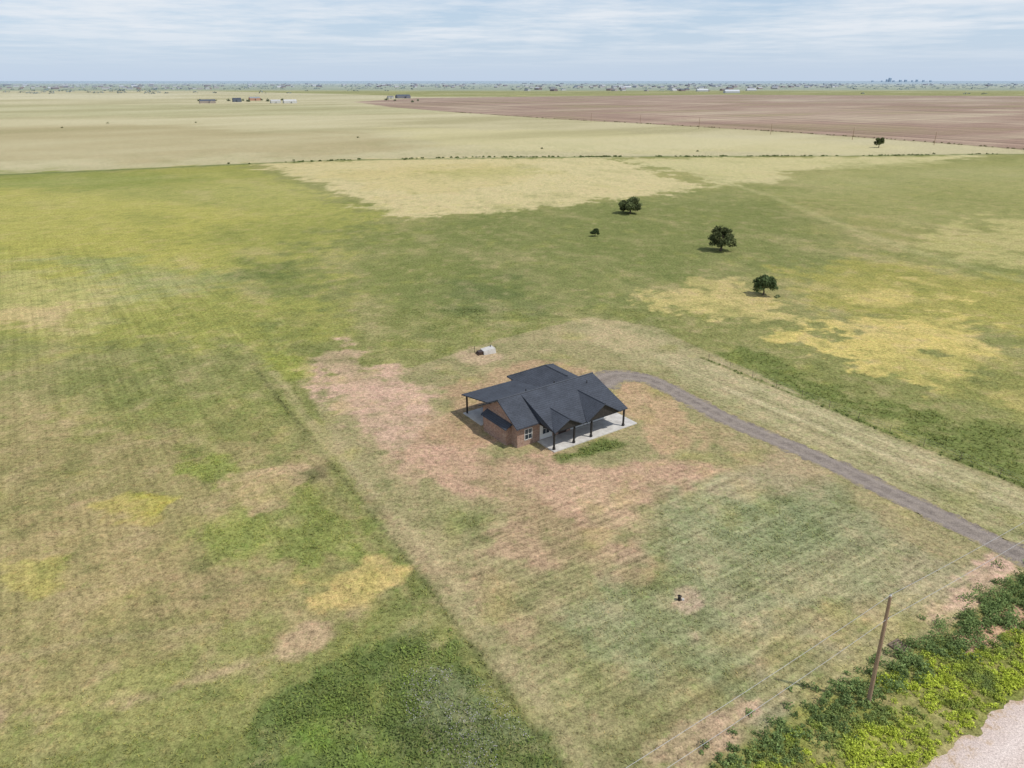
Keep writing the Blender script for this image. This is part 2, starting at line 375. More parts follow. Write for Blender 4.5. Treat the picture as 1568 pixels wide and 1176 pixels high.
# ------------------------------------------------------------------ house frame
HA=math.radians(35); HO=np.array([.62,74.2]); hu=np.array([math.cos(HA),math.sin(HA)]); hv=np.array([-math.sin(HA),math.cos(HA)])
def house_local(x,y): 
    dx,dy=x-HO[0],y-HO[1]; return dx*hu[0]+dy*hu[1],dx*hv[0]+dy*hv[1]
def grass_layer(name,N,box,hs):
    x=rng.uniform(box[0],box[1],N); y=rng.uniform(box[2],box[3],N)
    keep=rng.random(N)<np.clip((75/np.hypot(x,y))**1.6,0,1); x=x[keep];y=y[keep]
    C,_=ground_colour(x,y)
    green=np.clip((C[:,1]/C[:,0]-.80)*3,0.05,1.2)
    cl=fbm(x,y,1.1,2,44); k=rng.random(len(x))<np.clip(green*1.0*(cl*2.2-.35),.04,1); x,y,C,green=x[k],y[k],C[k],green[k]
    drv=d_line(x,y,[tuple(p) for p in dp[::12]]); k=drv>1.4; 
    hx=house_local(x,y); k&=~((hx[0]>-1)&(hx[0]<17)&(hx[1]>-3.6)&(hx[1]<14)); 
    rd=(x-A0[0])*nd[0]+(y-A0[1])*nd[1]; k&=rd<-.1
    x,y,C,green=x[k],y[k],C[k],green[k]; n=len(x)
    lush=np.clip(1.3-C[:,1]/alb((108,121,66))[1],0,1)
    h=hs*(.5+.5*green+1.0*lush)*rng.uniform(.6,1.4,n)
    nb=3; tri=[]; cols=[]
    for b in range(nb):
        an=rng.uniform(0,6.283,n); w=h*rng.uniform(.25,.5,n); ln=h*rng.uniform(.5,1.4,n); 
        dx,dy=np.cos(an),np.sin(an)
        p0=np.c_[x-dy*w*.5,y+dx*w*.5,np.full(n,.01)]; p1=np.c_[x+dy*w*.5,y-dx*w*.5,np.full(n,.01)]
        p2=np.c_[x+dx*ln,y+dy*ln,h*rng.uniform(.45,.9,n)]
        tri.append(np.stack([p0,p1,p2],1)); 
        j=rng.uniform(.9,1.6,n)[:,None]*np.stack([rng.uniform(.92,1.15,n),np.ones(n)*1.02,rng.uniform(.8,1.05,n)],1)
        cols.append(np.repeat((C*j)[:,None,:],3,1))
    V=np.concatenate(tri).reshape(-1,3); Cc=np.concatenate(cols).reshape(-1,3)
    me=new_mesh(name,V,np.arange(len(V)).reshape(-1,3)); colattr(me,'col',Cc)
    return add_obj(name,me,mgrass)
grass_layer('grass',320000,(-75,80,26,130),.18)
def in_poly(P,N,bb=None):
    A=np.array(P); x=rng.uniform(A[:,0].min(),A[:,0].max(),N); y=rng.uniform(A[:,1].min(),A[:,1].max(),N)
    k=sd_poly(x,y,P)+(fbm(x,y,4,4,57)-.5)*9>rng.uniform(0,3.2,len(x))
    return x[k],y[k]
GP=[G(*p) for p in [(340,1300),(410,1085),(560,990),(640,945),(690,992),(780,1090),(857,1185),(935,1300)]]
x,y=in_poly(GP,34000)
yard=[G(*p) for p in [(632,880),(700,972),(862,1185),(945,1300),(1300,1300),(1300,900)]]
k=sd_poly(x,y,yard)<-.1; x,y=x[k],y[k]
n=len(x); cn=fbm(x,y,2.2,3,51); k=rng.random(n)<np.clip(cn*2.8-.9,.05,1); x,y,cn=x[k],y[k],cn[k]; n=len(x)
cA=alb((110,125,72)); cB=alb((146,164,84))
mixf=np.clip((fbm(x,y,4,3,52)-.42)*4,0,1)[:,None]*rng.uniform(.3,1,(n,1)); Cc=(cA*(1-mixf)+cB*mixf)*rng.uniform(.75,1.4,(n,1))
leaf_mesh('tall_weeds',np.c_[x,y,rng.uniform(.03,.34,n)*np.clip(cn*1.6,.3,1)],rng.uniform(.07,.16,n),Cc,mleaf,.6)
FPp=[G(*p) for p in [(610,1030),(720,1020),(800,1110),(835,1190),(640,1200)]]
A=np.array(FPp); x=rng.uniform(A[:,0].min(),A[:,0].max(),1900); y=rng.uniform(A[:,1].min(),A[:,1].max(),1900); k=(sd_poly(x,y,FPp)>0)&(fbm(x,y,1.8,2,53)>.5); x,y=x[k],y[k]; n=len(x)
leaf_mesh('wildflowers',np.c_[x,y,rng.uniform(.2,.4,n)],rng.uniform(.035,.07,n),np.array((.50,.45,.52))*rng.uniform(.7,1.1,(n,1)),mleaf,2)
# ------------------------------------------------------------------ roadside vegetation
def clumps(name,x,y,R,Hh,col,nl,ls,mat=mleaf,upb=.5):
    P=[];S=[];Cc=[]
    for i in range(len(x)):
        m=int(nl*(R[i]/np.mean(R))**1.5)+8
        v=rng.normal(size=(m,3)); v/=np.linalg.norm(v,axis=1)[:,None]; v*=rng.random((m,1))**.45
        v[:,2]=np.abs(v[:,2]); lob=1+.3*np.sin(3*np.arctan2(v[:,1],v[:,0])+i)
        p=np.c_[x[i]+v[:,0]*R[i]*lob,y[i]+v[:,1]*R[i]*lob,v[:,2]*Hh[i]+.03]
        P.append(p); S.append(rng.uniform(.6,1.4,m)*ls); 
        Cc.append(col[i]*rng.uniform(.7,1.35,(m,1)))
    return leaf_mesh(name,np.concatenate(P),np.concatenate(S),np.concatenate(Cc),mat,upb)
E0=np.array(G(1180,1130)); E1=np.array(G(1568,905)); ed=(E1-E0)/np.linalg.norm(E1-E0)
N=800; s=rng.uniform(-14,62,N); o=rng.normal(.35,.95,N)
px=E0[0]+ed[0]*s+ed[1]*o; py=E0[1]+ed[1]*s-ed[0]*o
dens=fbm(s,o*0,4,3,61); k=(dens>.42)|(rng.random(N)<.4); px,py,s=px[k],py[k],s[k]; n=len(px)
R=rng.uniform(.2,.62,n)*np.clip(.75+s/60,.6,1.4); cd=alb((128,148,92))*rng.uniform(.7,1.35,(n,1))
clumps('roadside_shrubs',px,py,R,R*rng.uniform(.8,1.5,n),cd,60,.10)
N=5600; s=rng.uniform(-25,65,N)
base=E0[None]+ed[None]*s[:,None]; q=A0-E0; wid=(q[0]*ed[1]-q[1]*ed[0]); sl=(ud[0]*ed[1]-ud[1]*ed[0])
f=rng.random(N)**.9; off=.2+f*(wid+s*sl*1.0-.3)
px=base[:,0]+ed[1]*off; py=base[:,1]-ed[0]*off
rd=(px-A0[0])*nd[0]+(py-A0[1])*nd[1]; dn=fbm(px,py,2.0,3,62); soilp=sd_poly(px,py,[G(*p) for p in [(1455,975),(1568,915),(1568,955),(1480,1000)]])
k=(rd<-.15)&((dn>.42)|(rng.random(N)<.3))&(soilp<-.1); px,py,off,dn=px[k],py[k],off[k],dn[k]; n=len(px)
br=np.clip((fbm(px,py,2.6,3,63)-.42)*5+(off-2.0)*.3,0,1)[:,None]
cd=(alb((134,150,88))*(1-br)+alb((194,206,84))*br)*rng.uniform(.8,1.3,(n,1))
R=rng.uniform(.12,.38,n); clumps('roadside_weeds',px,py,R,R*rng.uniform(.6,1.4,n),cd,28,.085)
# ------------------------------------------------------------------ hedgerow / ditch weeds in mid distance
def along(P,step,jit):
    P=np.array(P); out=[]
    for a,b in zip(P[:-1],P[1:]):
        L=np.linalg.norm(b-a); m=max(1,int(L/step)); tt=rng.random(m)[:,None]; out.append(a+(b-a)*tt+rng.normal(0,jit,(m,2)))
    return np.concatenate(out)
hl=along([G(*p) for p in [(380,251),(530,245),(720,241),(930,240),(1300,239),(1530,236)]],1.5,.8)
hl2=along([G(*p) for p in [(880,240),(960,240)]],.8,1.2); hl=np.concatenate([hl,hl2])
k=fbm(hl[:,0],hl[:,1],18,2,70)>.36; hl=hl[k]; n=len(hl); R=rng.uniform(.5,1.0,n)
clumps('hedgerow',hl[:,0],hl[:,1],R,R*rng.uniform(.5,1.0,n),alb((122,137,86))*rng.uniform(.7,1.2,(n,1)),20,.42)
fl=along([G(*p) for p in [(1085,552),(1300,638),(1568,745),(1900,880)]],1.0,.2); n=len(fl); R=rng.uniform(.1,.24,n)
clumps('fence_line_weeds',fl[:,0],fl[:,1],R,R*rng.uniform(.7,1.3,n),alb((132,146,88))*rng.uniform(.7,1.2,(n,1)),16,.1)
fl=along([G(*p) for p in [(700,172),(850,182),(1000,190),(1200,202),(1400,216),(1568,229),(2000,262)]],4,1.0); n=len(fl); R=rng.uniform(.4,.9,n)
clumps('field_margin_weeds',fl[:,0],fl[:,1],R,R*.9,alb((138,134,96))*rng.uniform(.7,1.1,(n,1)),12,.5)
# ------------------------------------------------------------------ trees
mbark=simple('bark',(.10,.075,.055),(.17,.13,.10),6,.95,.05,.03,(1,1,.3))
def tube(pts,rad,seg=8):
    V=[];Q=[]
    for i,(p,r) in enumerate(zip(pts,rad)):
        p=Vector(p); d=(Vector(pts[min(i+1,len(pts)-1)])-Vector(pts[max(i-1,0)])).normalized()
        a=d.orthogonal().normalized(); b=d.cross(a)
        for k in range(seg):
            th=k*6.28318/seg; V.append(p+(a*math.cos(th)+b*math.sin(th))*r)
    for i in range(len(pts)-1):
        for k in range(seg):
            Q.append((i*seg+k,i*seg+(k+1)%seg,(i+1)*seg+(k+1)%seg,(i+1)*seg+k))
    return [tuple(v) for v in V],Q
def join(parts):
    V=[];Q=[]
    for v,q in parts:
        o=len(V); V+=list(v); Q+=[tuple(i+o for i in f) for f in q]
    return V,Q
def pyobj(name,V,Q,mat,parent=None,loc=None):
    me=bpy.data.meshes.new(name); me.from_pydata(V,[],Q); me.update(); return add_obj(name,me,mat,parent,loc)
def empty(name,loc,rz=0):
    e=bpy.data.objects.new(name,None); scene.collection.objects.link(e); e.location=loc; e.rotation_euler=(0,0,rz); return e
def tree(name,px,py,w,h,col,nclu=20,leaf=.3,trunk=.28,nl=200):
    x,y=G(px,py); e=empty(name,(x,y,0)); parts=[]
    th=h*.30
    parts.append(tube([(0,0,-.2),(.03*w,0,th*.5),(0,.03*w,th),(.04*w,0,h*.6)],[trunk,trunk*.8,trunk*.62,trunk*.3]))
    P=[];S=[];Cc=[]
    for i in range(nclu):
        an=i*2.4+rng.uniform(-.4,.4); el=rng.uniform(.0,1.0); rr=w*.5*math.sqrt(rng.uniform(.12,1))*(1-.35*el*el)*.8
        c=np.array([math.cos(an)*rr,math.sin(an)*rr,h*(.28+.54*el*(1-.35*(rr/(w*.5))**2))])
        if i<11: parts.append(tube([(0,0,th*rng.uniform(.6,1.1)),(c[0]*.5,c[1]*.5,(th+c[2])*.5+.05*h),tuple(c)],[trunk*.4,trunk*.24,trunk*.08],6))
        R=w*rng.uniform(.10,.19); m=int(nl*rng.uniform(.7,1.3))
        v=rng.normal(size=(m,3)); v/=np.linalg.norm(v,axis=1)[:,None]; v*=rng.random((m,1))**.4; v*=np.array([1,1,.72])
        p=c+v*R; p[:,2]=np.maximum(p[:,2],h*.10); P.append(p); S.append(rng.uniform(.6,1.4,m)*leaf)
        Cc.append(np.broadcast_to(col,(m,3))*rng.uniform(.6,1.4,(m,1))*rng.uniform(.65,1.5))
    V,Q=join(parts); pyobj('trunk_and_limbs',V,Q,mbark,e)
    leaf_mesh('crown',np.concatenate(P),np.concatenate(S),np.concatenate(Cc),mleaf,.35,e); return e
gA=np.array((.115,.135,.060)); gB=np.array((.095,.132,.056))
tree('mesquite_tree',1103,384,7.2,6.8,gA,30,.27,.32)
tree('mesquite_tree',964,327,8.6,5.8,gA*1.1,30,.32,.32)
tree('elm_tree',1168,452,5.4,4.5,gB,26,.22,.2)
tree('round_bush',911,362,2.6,2.4,gB*.9,12,.2,.12)
tree('mesquite_tree',1345,226,7.5,7.5,gA,16,.55,.3,120)
bx=[]
for p in [(165,189),(548,211),(620,245),(1068,232),(1430,236),(300,188),(95,196),(1190,455),(350,251),(450,246),(830,228)]: bx.append(G(*p))
bx=np.array(bx); dd=np.hypot(bx[:,0],bx[:,1]); R=.4+dd/500*.5
clumps('pasture_shrubs',bx[:,0],bx[:,1],R,R*1.0,np.tile(alb((122,130,90)),(len(bx),1)),60,.35)
# ------------------------------------------------------------------ distant trees, houses, skyline
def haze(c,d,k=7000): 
    f=1-np.exp(-np.asarray(d)/k); f=f[...,None]; return c*(1-f)+alb((160,180,202))*f  # bakes aerial haze into the base colour of distant trees and houses
N=3000; dist=rng.uniform(2300,9500,N); lat=rng.uniform(-.95,.95,N)*dist; 
dn=fbm(lat,dist*2.5,700,3,81); k=dn>.52; 
thr=np.where((lat/dist<-.45)|(dist>3600),True,rng.random(N)<.15); k&=thr
dist,lat=dist[k],lat[k]; n=len(dist); R=rng.uniform(2.5,7.5,n)
P=[];S=[];Cc=[]
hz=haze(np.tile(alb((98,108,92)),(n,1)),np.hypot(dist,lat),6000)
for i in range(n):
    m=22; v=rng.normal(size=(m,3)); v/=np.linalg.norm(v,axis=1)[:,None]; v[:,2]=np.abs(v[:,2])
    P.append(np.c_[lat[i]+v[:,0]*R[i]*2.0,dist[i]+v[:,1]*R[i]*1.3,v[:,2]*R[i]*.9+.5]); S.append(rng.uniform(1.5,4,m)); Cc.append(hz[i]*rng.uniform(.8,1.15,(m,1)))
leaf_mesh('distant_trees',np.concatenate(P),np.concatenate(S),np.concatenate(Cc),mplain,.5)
def gable_house(V,Q,C,x,y,l,w,h,rz,cw,cr):
    ca,sa=math.cos(rz),math.sin(rz); hh=h+w*.22
    L=[(-l,-w,0),(l,-w,0),(l,w,0),(-l,w,0),(-l,-w,h),(l,-w,h),(l,w,h),(-l,w,h),(-l,0,hh),(l,0,hh)]
    L=[(a*.5,b*.5,c) for a,b,c in L]
    wf=[(0,1,5,4),(1,2,6,5),(2,3,7,6),(3,0,4,7),(5,6,9,9),(7,4,8,8)]; rf=[(4,5,9,8),(6,7,8,9)]
    for fs,c in((wf,cw),(rf,cr)):
        for f in fs:
            f=list(dict.fromkeys(f)); o=len(V)
            for i in f: a,b,z=L[i]; V.append((x+a*ca-b*sa,y+a*sa+b*ca,z)); C.append(c)
            Q.append(tuple(range(o,o+len(f))))
def hgroup(name,V,Q,C):
    me=bpy.data.meshes.new(name); me.from_pydata(V,[],Q); me.update(); colattr(me,'col',np.array(C)); return add_obj(name,me,mplain)
V=[];Q=[];C=[]
walls=[(210,206,200),(160,130,115),(225,222,215),(140,115,105),(200,190,178)]; roofs=[(110,110,114),(140,130,124),(80,82,90),(190,190,194)]
def put(n,pxr,pyr,big=1):
    for i in range(n):
        x,y=G(rng.uniform(*pxr),rng.uniform(*pyr)); d=math.hypot(x,y)
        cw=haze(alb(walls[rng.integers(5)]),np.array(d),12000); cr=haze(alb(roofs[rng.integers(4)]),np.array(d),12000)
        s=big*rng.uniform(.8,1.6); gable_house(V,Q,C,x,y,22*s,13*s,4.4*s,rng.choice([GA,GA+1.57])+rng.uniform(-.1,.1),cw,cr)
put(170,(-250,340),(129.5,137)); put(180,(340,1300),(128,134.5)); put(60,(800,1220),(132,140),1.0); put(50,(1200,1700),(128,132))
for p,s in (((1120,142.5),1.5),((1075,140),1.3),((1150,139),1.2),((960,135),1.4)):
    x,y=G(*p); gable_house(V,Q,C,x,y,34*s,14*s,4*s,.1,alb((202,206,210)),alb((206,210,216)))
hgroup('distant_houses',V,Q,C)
for nm,p,l,w,h,a,cw,cr in (('farmhouse',(318,158),28,13,4,.5,(170,160,150),(92,100,112)),('farmhouse',(363,156),16,12,5,.5,(110,118,130),(84,90,100)),('metal_barn',(390,154),22,12,5,.6,(190,150,130),(150,155,160)),
   ('metal_barn',(422,158),18,11,4,.5,(210,210,205),(190,190,190)),('metal_barn',(444,158),24,12,4,.5,(210,210,206),(200,200,198)),('farmhouse',(617,150.5),34,16,5,.5,(130,130,140),(95,102,114)),('farmhouse',(598,151),14,10,4,.5,(190,190,186),(130,130,134))):
    V=[];Q=[];C=[]; x,y=G(*p); gable_house(V,Q,C,x,y,l,w,h,a,alb(cw),alb(cr)); 
    gable_house(V,Q,C,x+l*.35,y-w*.45,l*.35,w*.6,h*.8,a+1.57,alb(cw),alb(cr)); hgroup(nm,V,Q,C)
px=[]
for a in (305,330,350,372,380,400,410,432,452,592,605,632,640): px.append(G(a,rng.uniform(152.5,157)))
px=np.array(px); n=len(px); R=rng.uniform(2.5,4.5,n); clumps('farmstead_trees',px[:,0],px[:,1],R,R*1.2,np.tile(alb((114,125,100)),(n,1)),60,1.5)
V=[];Q=[];C=[]
for a,hh_ in ((1352,60),(1356,95),(1372,44),(1380,50),(1390,40),(1397,54),(1407,42),(1362,34),(1330,32),(1418,34),(1344,30)):
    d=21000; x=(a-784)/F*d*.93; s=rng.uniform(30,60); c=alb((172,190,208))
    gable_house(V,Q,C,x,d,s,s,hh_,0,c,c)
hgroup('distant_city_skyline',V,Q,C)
# ------------------------------------------------------------------ brick house
hb=empty('brick_house',(HO[0],HO[1],0),HA)
def brickmat():
    m=M('brick'); t=NT(m); tc=t.n('ShaderNodeTexCoord').outputs['Object']
    sx=t.n('ShaderNodeSeparateXYZ'); t.l(tc,sx.inputs[0]); cb=t.n('ShaderNodeCombineXYZ')
    t.l(t.math('ADD',sx.outputs[0],sx.outputs[1]),cb.inputs[0]); t.l(sx.outputs[2],cb.inputs[1])
    b=t.n('ShaderNodeTexBrick'); t.l(cb.outputs[0],b.inputs['Vector']); b.inputs['Scale'].default_value=1
    b.inputs['Brick Width'].default_value=.3; b.inputs['Row Height'].default_value=.1; b.inputs['Mortar Size'].default_value=.012
    b.inputs['Color1'].default_value=(.36,.19,.13,1); b.inputs['Color2'].default_value=(.20,.105,.075,1); b.inputs['Mortar'].default_value=(.42,.38,.33,1)
    n=t.noise(tc,3.5,3,.7); f=t.math('MULTIPLY_ADD',n,5,-2.4,clamp=True)
    t.out(t.mix(t.math('MULTIPLY',f,.6),b.outputs['Color'],(.50,.38,.30)),.9,.1,b.outputs['Fac'],.004); return m
def roofmat():
    m=M('asphalt_shingles'); t=NT(m); tc=t.n('ShaderNodeTexCoord').outputs['Object']
    sx=t.n('ShaderNodeSeparateXYZ'); t.l(tc,sx.inputs[0])
    w=t.math('FRACT',t.math('MULTIPLY',sx.outputs[2],9)); row=t.math('MULTIPLY_ADD',w,.4,.8)
    n=t.noise(tc,5,4,.75); n2=t.noise(tc,.7,2); s=t.math('ADD',t.math('MULTIPLY_ADD',n,1.5,.02),t.math('MULTIPLY_ADD',n2,.7,-.15)); s=t.math('MULTIPLY',s,row)
    cc=t.n('ShaderNodeCombineColor')
    for i in range(3): t.l(s,cc.inputs[i])
    t.out(t.mix(1,(.058,.066,.083),cc.outputs[0],'MULTIPLY'),.85,.25,n,.01); return m
mB=brickmat(); mR=roofmat()
mW=simple('white_siding',(.60,.59,.56),(.74,.73,.70),2,.6,.3,.002,(1,1,8))
mT=simple('dark_trim',(.022,.02,.02),(.05,.045,.042),5,.6,.3)
mC=simple('concrete',(.44,.42,.395),(.64,.62,.58),1.3,.9,.1)
mGl=M('window_glass'); t=NT(mGl); t.out((.03,.04,.05),.08,.6)
mDr=simple('door_paint',(.05,.035,.03),(.08,.05,.04),3,.5,.3)
def box(x0,x1,y0,y1,z0,z1):
    return [(x0,y0,z0),(x1,y0,z0),(x1,y1,z0),(x0,y1,z0),(x0,y0,z1),(x1,y0,z1),(x1,y1,z1),(x0,y1,z1)],[(0,3,2,1),(4,5,6,7),(0,1,5,4),(1,2,6,5),(2,3,7,6),(3,0,4,7)]
def hp(name,parts,mat): 
    V,Q=join(parts); return pyobj(name,V,Q,mat,hb)
def slabpoly(P,th=.14):
    n=len(P); B=[(x,y,z-th) for x,y,z in P]; Q=[tuple(range(n)),tuple(range(2*n-1,n-1,-1))]+[(i,i+n,(i+1)%n+n,(i+1)%n) for i in range(n)]
    return P+B,Q
zr=5.05; vr=3.5
def zf(v): return zr-(vr-v)*(zr-2.62)/(vr+3.25)
def zl(v): return zr-(vr-v)*(zr-2.78)/(vr+.55)
def zb(v): return zr-(v-vr)*.54
def gable_wall_prism(u0,u1):
    pts=[(0,0),(7.4,0),(7.4,2.72),(vr,zr-.2),(0,2.72)]
    V=[(u0,a,b) for a,b in pts]+[(u1,a,b) for a,b in pts]; n=5
    return V,[(4,3,2,1,0),(5,6,7,8,9)]+[(i,(i+1)%n,(i+1)%n+n,i+n) for i in range(n)]
hp('walls_brick',[gable_wall_prism(0,14),box(8.2,15.4,7.41,13,0,2.70)],mB)
hp('entry_brick',[box(5.2,8.0,-.12,-.006,0.12,2.7)],mB)
hp('front_wall_siding',[box(8.0,13.98,-.05,-.003,0.12,2.98),box(3.3,5.2,-.05,-.003,.12,2.98)],mW)
ov=.45
L=slabpoly([(-ov,-.55,zl(-.55)),(2.9,-.55,zl(-.55)),(2.9,vr,zr),(-ov,vr,zr)])
Mn=slabpoly([(2.9,-3.25,zf(-3.25)),(14.5,-3.25,zf(-3.25)),(14.5,vr,zr+.002),(2.9,vr,zr+.002)])
Bk=slabpoly([(-ov,vr,zr),(14.5,vr,zr),(14.5,7.9,zb(7.9)),(-ov,7.9,zb(7.9))])
pz0=zb(5.6)+.05
Pt=slabpoly([(-ov,5.6,pz0),(7.7,5.6,pz0),(7.7,11.8,2.80),(-ov,11.8,2.80)])
side=([(2.95,-.55,zl(-.55)-.1),(2.95,-3.2,zf(-3.2)-.12),(2.95,-3.2,zf(-3.2)-.02),(2.95,vr,zr-.05)],[(0,1,2,3)])
def cross_gable(uc,hw,vf,zt,ze):
    vb=vr-(zr-zt)*(vr+3.25)/(zr-2.62)+.25
    l=slabpoly([(uc-hw,vf,ze),(uc,vf,zt),(uc,vb,zt),(uc-hw,vf+.15,ze)],.12)
    r=slabpoly([(uc,vf,zt+.002),(uc+hw,vf,ze),(uc+hw,vf+.15,ze),(uc,vb,zt+.002)],.12)
    return [l,r]
g1=cross_gable(5.0,2.2,-3.55,3.85,2.66); g2=cross_gable(10.4,2.7,-3.55,4.35,2.66)
we,wr=2.78,4.55; uL,uR,uc=7.75,15.85,11.9
W=[slabpoly([(uL,13.4,we),(uL,6.0,we),(uc,4.3,wr),(uc,10.2,wr)],.12),slabpoly([(uc,10.2,wr+.002),(uc,4.3,wr+.002),(uR,6.0,we),(uR,13.4,we)],.12),slabpoly([(uR,13.4,we),(uL,13.4,we),(uc,10.2,wr)],.12)]
pent=slabpoly([(-1.0,1.0,2.25),(-.02,1.0,2.75),(-.02,6.4,2.75),(-1.0,6.4,2.25)],.1)
hp('roof',[L,Mn,Bk,Pt,side,pent]+g1+g2+W,mR)
mRc=simple('ridge_cap_shingle',(.06,.068,.085),(.10,.11,.13),6,.85,.2)
hp('ridge_caps',[tube([(-ov,vr,zr+.02),(14.5,vr,zr+.02)],[.09,.09],6),tube([(5,-3.55,3.87),(5,.3,3.87)],[.07,.07],6),tube([(10.4,-3.55,4.37),(10.4,1.6,4.37)],[.07,.07],6),tube([(uc,5.5,wr+.02),(uc,10.2,wr+.02)],[.08,.08],6),tube([(uc,10.2,wr+.02),(uL,13.4,we+.02)],[.07,.07],6),tube([(uc,10.2,wr+.02),(uR,13.4,we+.02)],[.07,.07],6)],mRc)
hp('bay_brick',[box(-.75,-.004,1.3,6.1,0,2.22)],mB)
def tri(uc,hw,zt,ze,v): return [(uc-hw,v,ze),(uc+hw,v,ze),(uc,v,zt)],[(0,1,2)]
hp('porch_gable_siding',[tri(5.0,2.0,3.72,2.6,-3.32),tri(10.4,2.5,4.2,2.6,-3.32)],mT)
hp('porch_beam',[box(3.1,14.3,-3.05,-2.85,2.32,2.50),box(3.1,3.28,-2.85,-.1,2.32,2.5),box(14.12,14.3,-2.85,0,2.32,2.5),box(0,7.5,11.3,11.5,2.45,2.65)],mT)
posts=[]
for u in (3.19,6.2,8.9,14.2): posts+=[box(u-.09,u+.09,-3.04,-2.86,.12,2.32),box(u-.13,u+.13,-3.08,-2.82,.12,.4)]
for u in (.1,3.6,7.3): posts+=[box(u-.09,u+.09,11.31,11.49,.1,2.45)]
hp('porch_posts',posts,mT)
hp('porch_slab',[box(2.9,16.2,-3.4,-.13,0,.12),box(14.02,16.2,-.13,.8,0,.12),box(-.3,7.7,7.42,11.8,0,.1)],mC)
wins=[];gl=[]
def win(u,z,w,h,v=-.05):
    d=.05
    wins.extend([box(u-w/2-.07,u+w/2+.07,v-d,v-.003,z-.07,z),box(u-w/2-.07,u+w/2+.07,v-d,v-.003,z+h,z+h+.07),box(u-w/2-.07,u-w/2,v-d,v-.003,z,z+h),box(u+w/2,u+w/2+.07,v-d,v-.003,z,z+h),box(u-.02,u+.02,v-d,v-.02,z,z+h),box(u-w/2,u-.02,v-d,v-.02,z+h*.5-.02,z+h*.5+.02),box(u+.02,u+w/2,v-d,v-.02,z+h*.5-.02,z+h*.5+.02)])
    gl.append(box(u-w/2,u+w/2,v-.02,v-.004,z,z+h))
win(1.6,.8,1.0,1.3,0); win(4.2,.8,1.0,1.4); win(9.4,.8,1.2,1.4); win(12.4,.8,1.5,1.4)
hp('window_frames',wins,mW); hp('window_glass',gl,mGl)
hp('front_door',[box(6.2,7.2,-.16,-.125,.12,2.2),box(6.1,6.2,-.17,-.125,.12,2.3),box(7.2,7.3,-.17,-.125,.12,2.3)],mDr)
hp('garage_doors',[box(15.403,15.46,8.0,10.2,0,2.2),box(15.403,15.46,10.6,12.7,0,2.2)],mW)
hp('roof_vents',[tube([(5,5.2,zb(5.2)-.1),(5,5.2,zb(5.2)+.4)],[.06,.06]),tube([(9,4.6,zb(4.6)-.1),(9,4.6,zb(4.6)+.35)],[.06,.06]),tube([(12.4,2.2,4.5),(12.4,2.2,4.95)],[.05,.05])],mT)
hp('ac_unit',[box(14.6,15.4,3.2,4.0,.08,.85),box(14.5,15.5,3.1,4.1,0,.08)],mC)
# ------------------------------------------------------------------ storm shelter
x,y=G(747,540); ss=empty('storm_shelter',(x,y,0),HA-.15)
V,Q=join([([(-1,-.8,0),(1.1,-.8,0),(1.1,.8,0),(-1,.8,0),(-1,-.7,.62),(1.0,-.7,.85),(1.0,.7,.85),(-1,.7,.62)],box(0,1,0,1,0,1)[1])]); pyobj('concrete_body',V,Q,mC,ss)
V,Q=join([box(-1.75,-1.02,-.5,.5,0,.5),box(-1.9,-1.75,-.6,.6,.0,.25)]); pyobj('steel_door',V,Q,mDr,ss)
V,Q=join([tube([(.6,.3,.75),(.6,.3,1.15)],[.06,.06]),tube([(-1.9,.9,0),(-1.9,.9,1.1)],[.04,.04])]); pyobj('vent_pipe',V,Q,mT,ss)
x,y=G(1040,919); e=empty('water_meter_riser',(x,y,0)); V,Q=join([tube([(0,0,0),(0,0,.45)],[.14,.13],12),tube([(0,0,.45),(0,0,.52)],[.18,.10],12)]); pyobj('riser',V,Q,mT,e)
V,Q=join([box(.2,.4,-.1,.1,0,.15)]); pyobj('white_cap',V,Q,mC,e)
x,y=G(1378,992); e=empty('wooden_pallet',(x,y,0),.5); mwood=simple('weathered_wood',(.12,.09,.068),(.24,.19,.15),5,.95,.05,.01,(1,8,8))
V,Q=join([box(-.6,.6,-.5+i*.2,-.36+i*.2,.12,.15) for i in range(6)]+[box(-.6+k*.55,-.5+k*.55,-.5,.62,0,.117) for k in range(3)]); pyobj('boards',V,Q,mwood,e)
# ------------------------------------------------------------------ utility pole + wires
mpole=simple('pole_wood',(.27,.18,.12),(.42,.29,.20),3,.9,.1,.01,(3,3,.3)); mwire=simple('wire_metal',(.34,.34,.35),(.46,.46,.46),3,.5,.4)
x,y=G(1330,1075); pb=np.array([x,y])
def pole(name,x,y,h,lean=(0,0),r=.15):
    e=empty(name,(x,y,0)); V,Q=tube([(0,0,-.3),(lean[0]*.5,lean[1]*.5,h*.5),(lean[0],lean[1],h)],[r,r*.85,r*.68],12); V=list(V)+[(lean[0],lean[1],h+.01)]; n=len(V)-1
    Q+= [(n-12+k,n-12+(k+1)%12,n) for k in range(12)]; pyobj('post',V,Q,mpole,e)
    V,Q=join([tube([(lean[0],lean[1],h),(lean[0],lean[1],h+.1),(lean[0],lean[1],h+.22)],[.05,.09,.05]),tube([(lean[0]*.8+.13,lean[1]*.8,h*.8),(lean[0]*.8+.13,lean[1]*.8,h*.8+.14)],[.06,.06])]); pyobj('insulators',V,Q,mW,e)
    V,Q=join([tube([(r*.95,0,0),(r*.85+lean[0]*.75,lean[1]*.75,h*.75)],[.018,.018],5)]); pyobj('ground_wire',V,Q,mT,e); return e
pole('utility_pole',pb[0],pb[1],9.2,(-.4,0))
ud2=np.array([math.cos(math.radians(32)),math.sin(math.radians(32))])
for s in (-52,58): pole('utility_pole',*(pb+ud2*s),9.2)
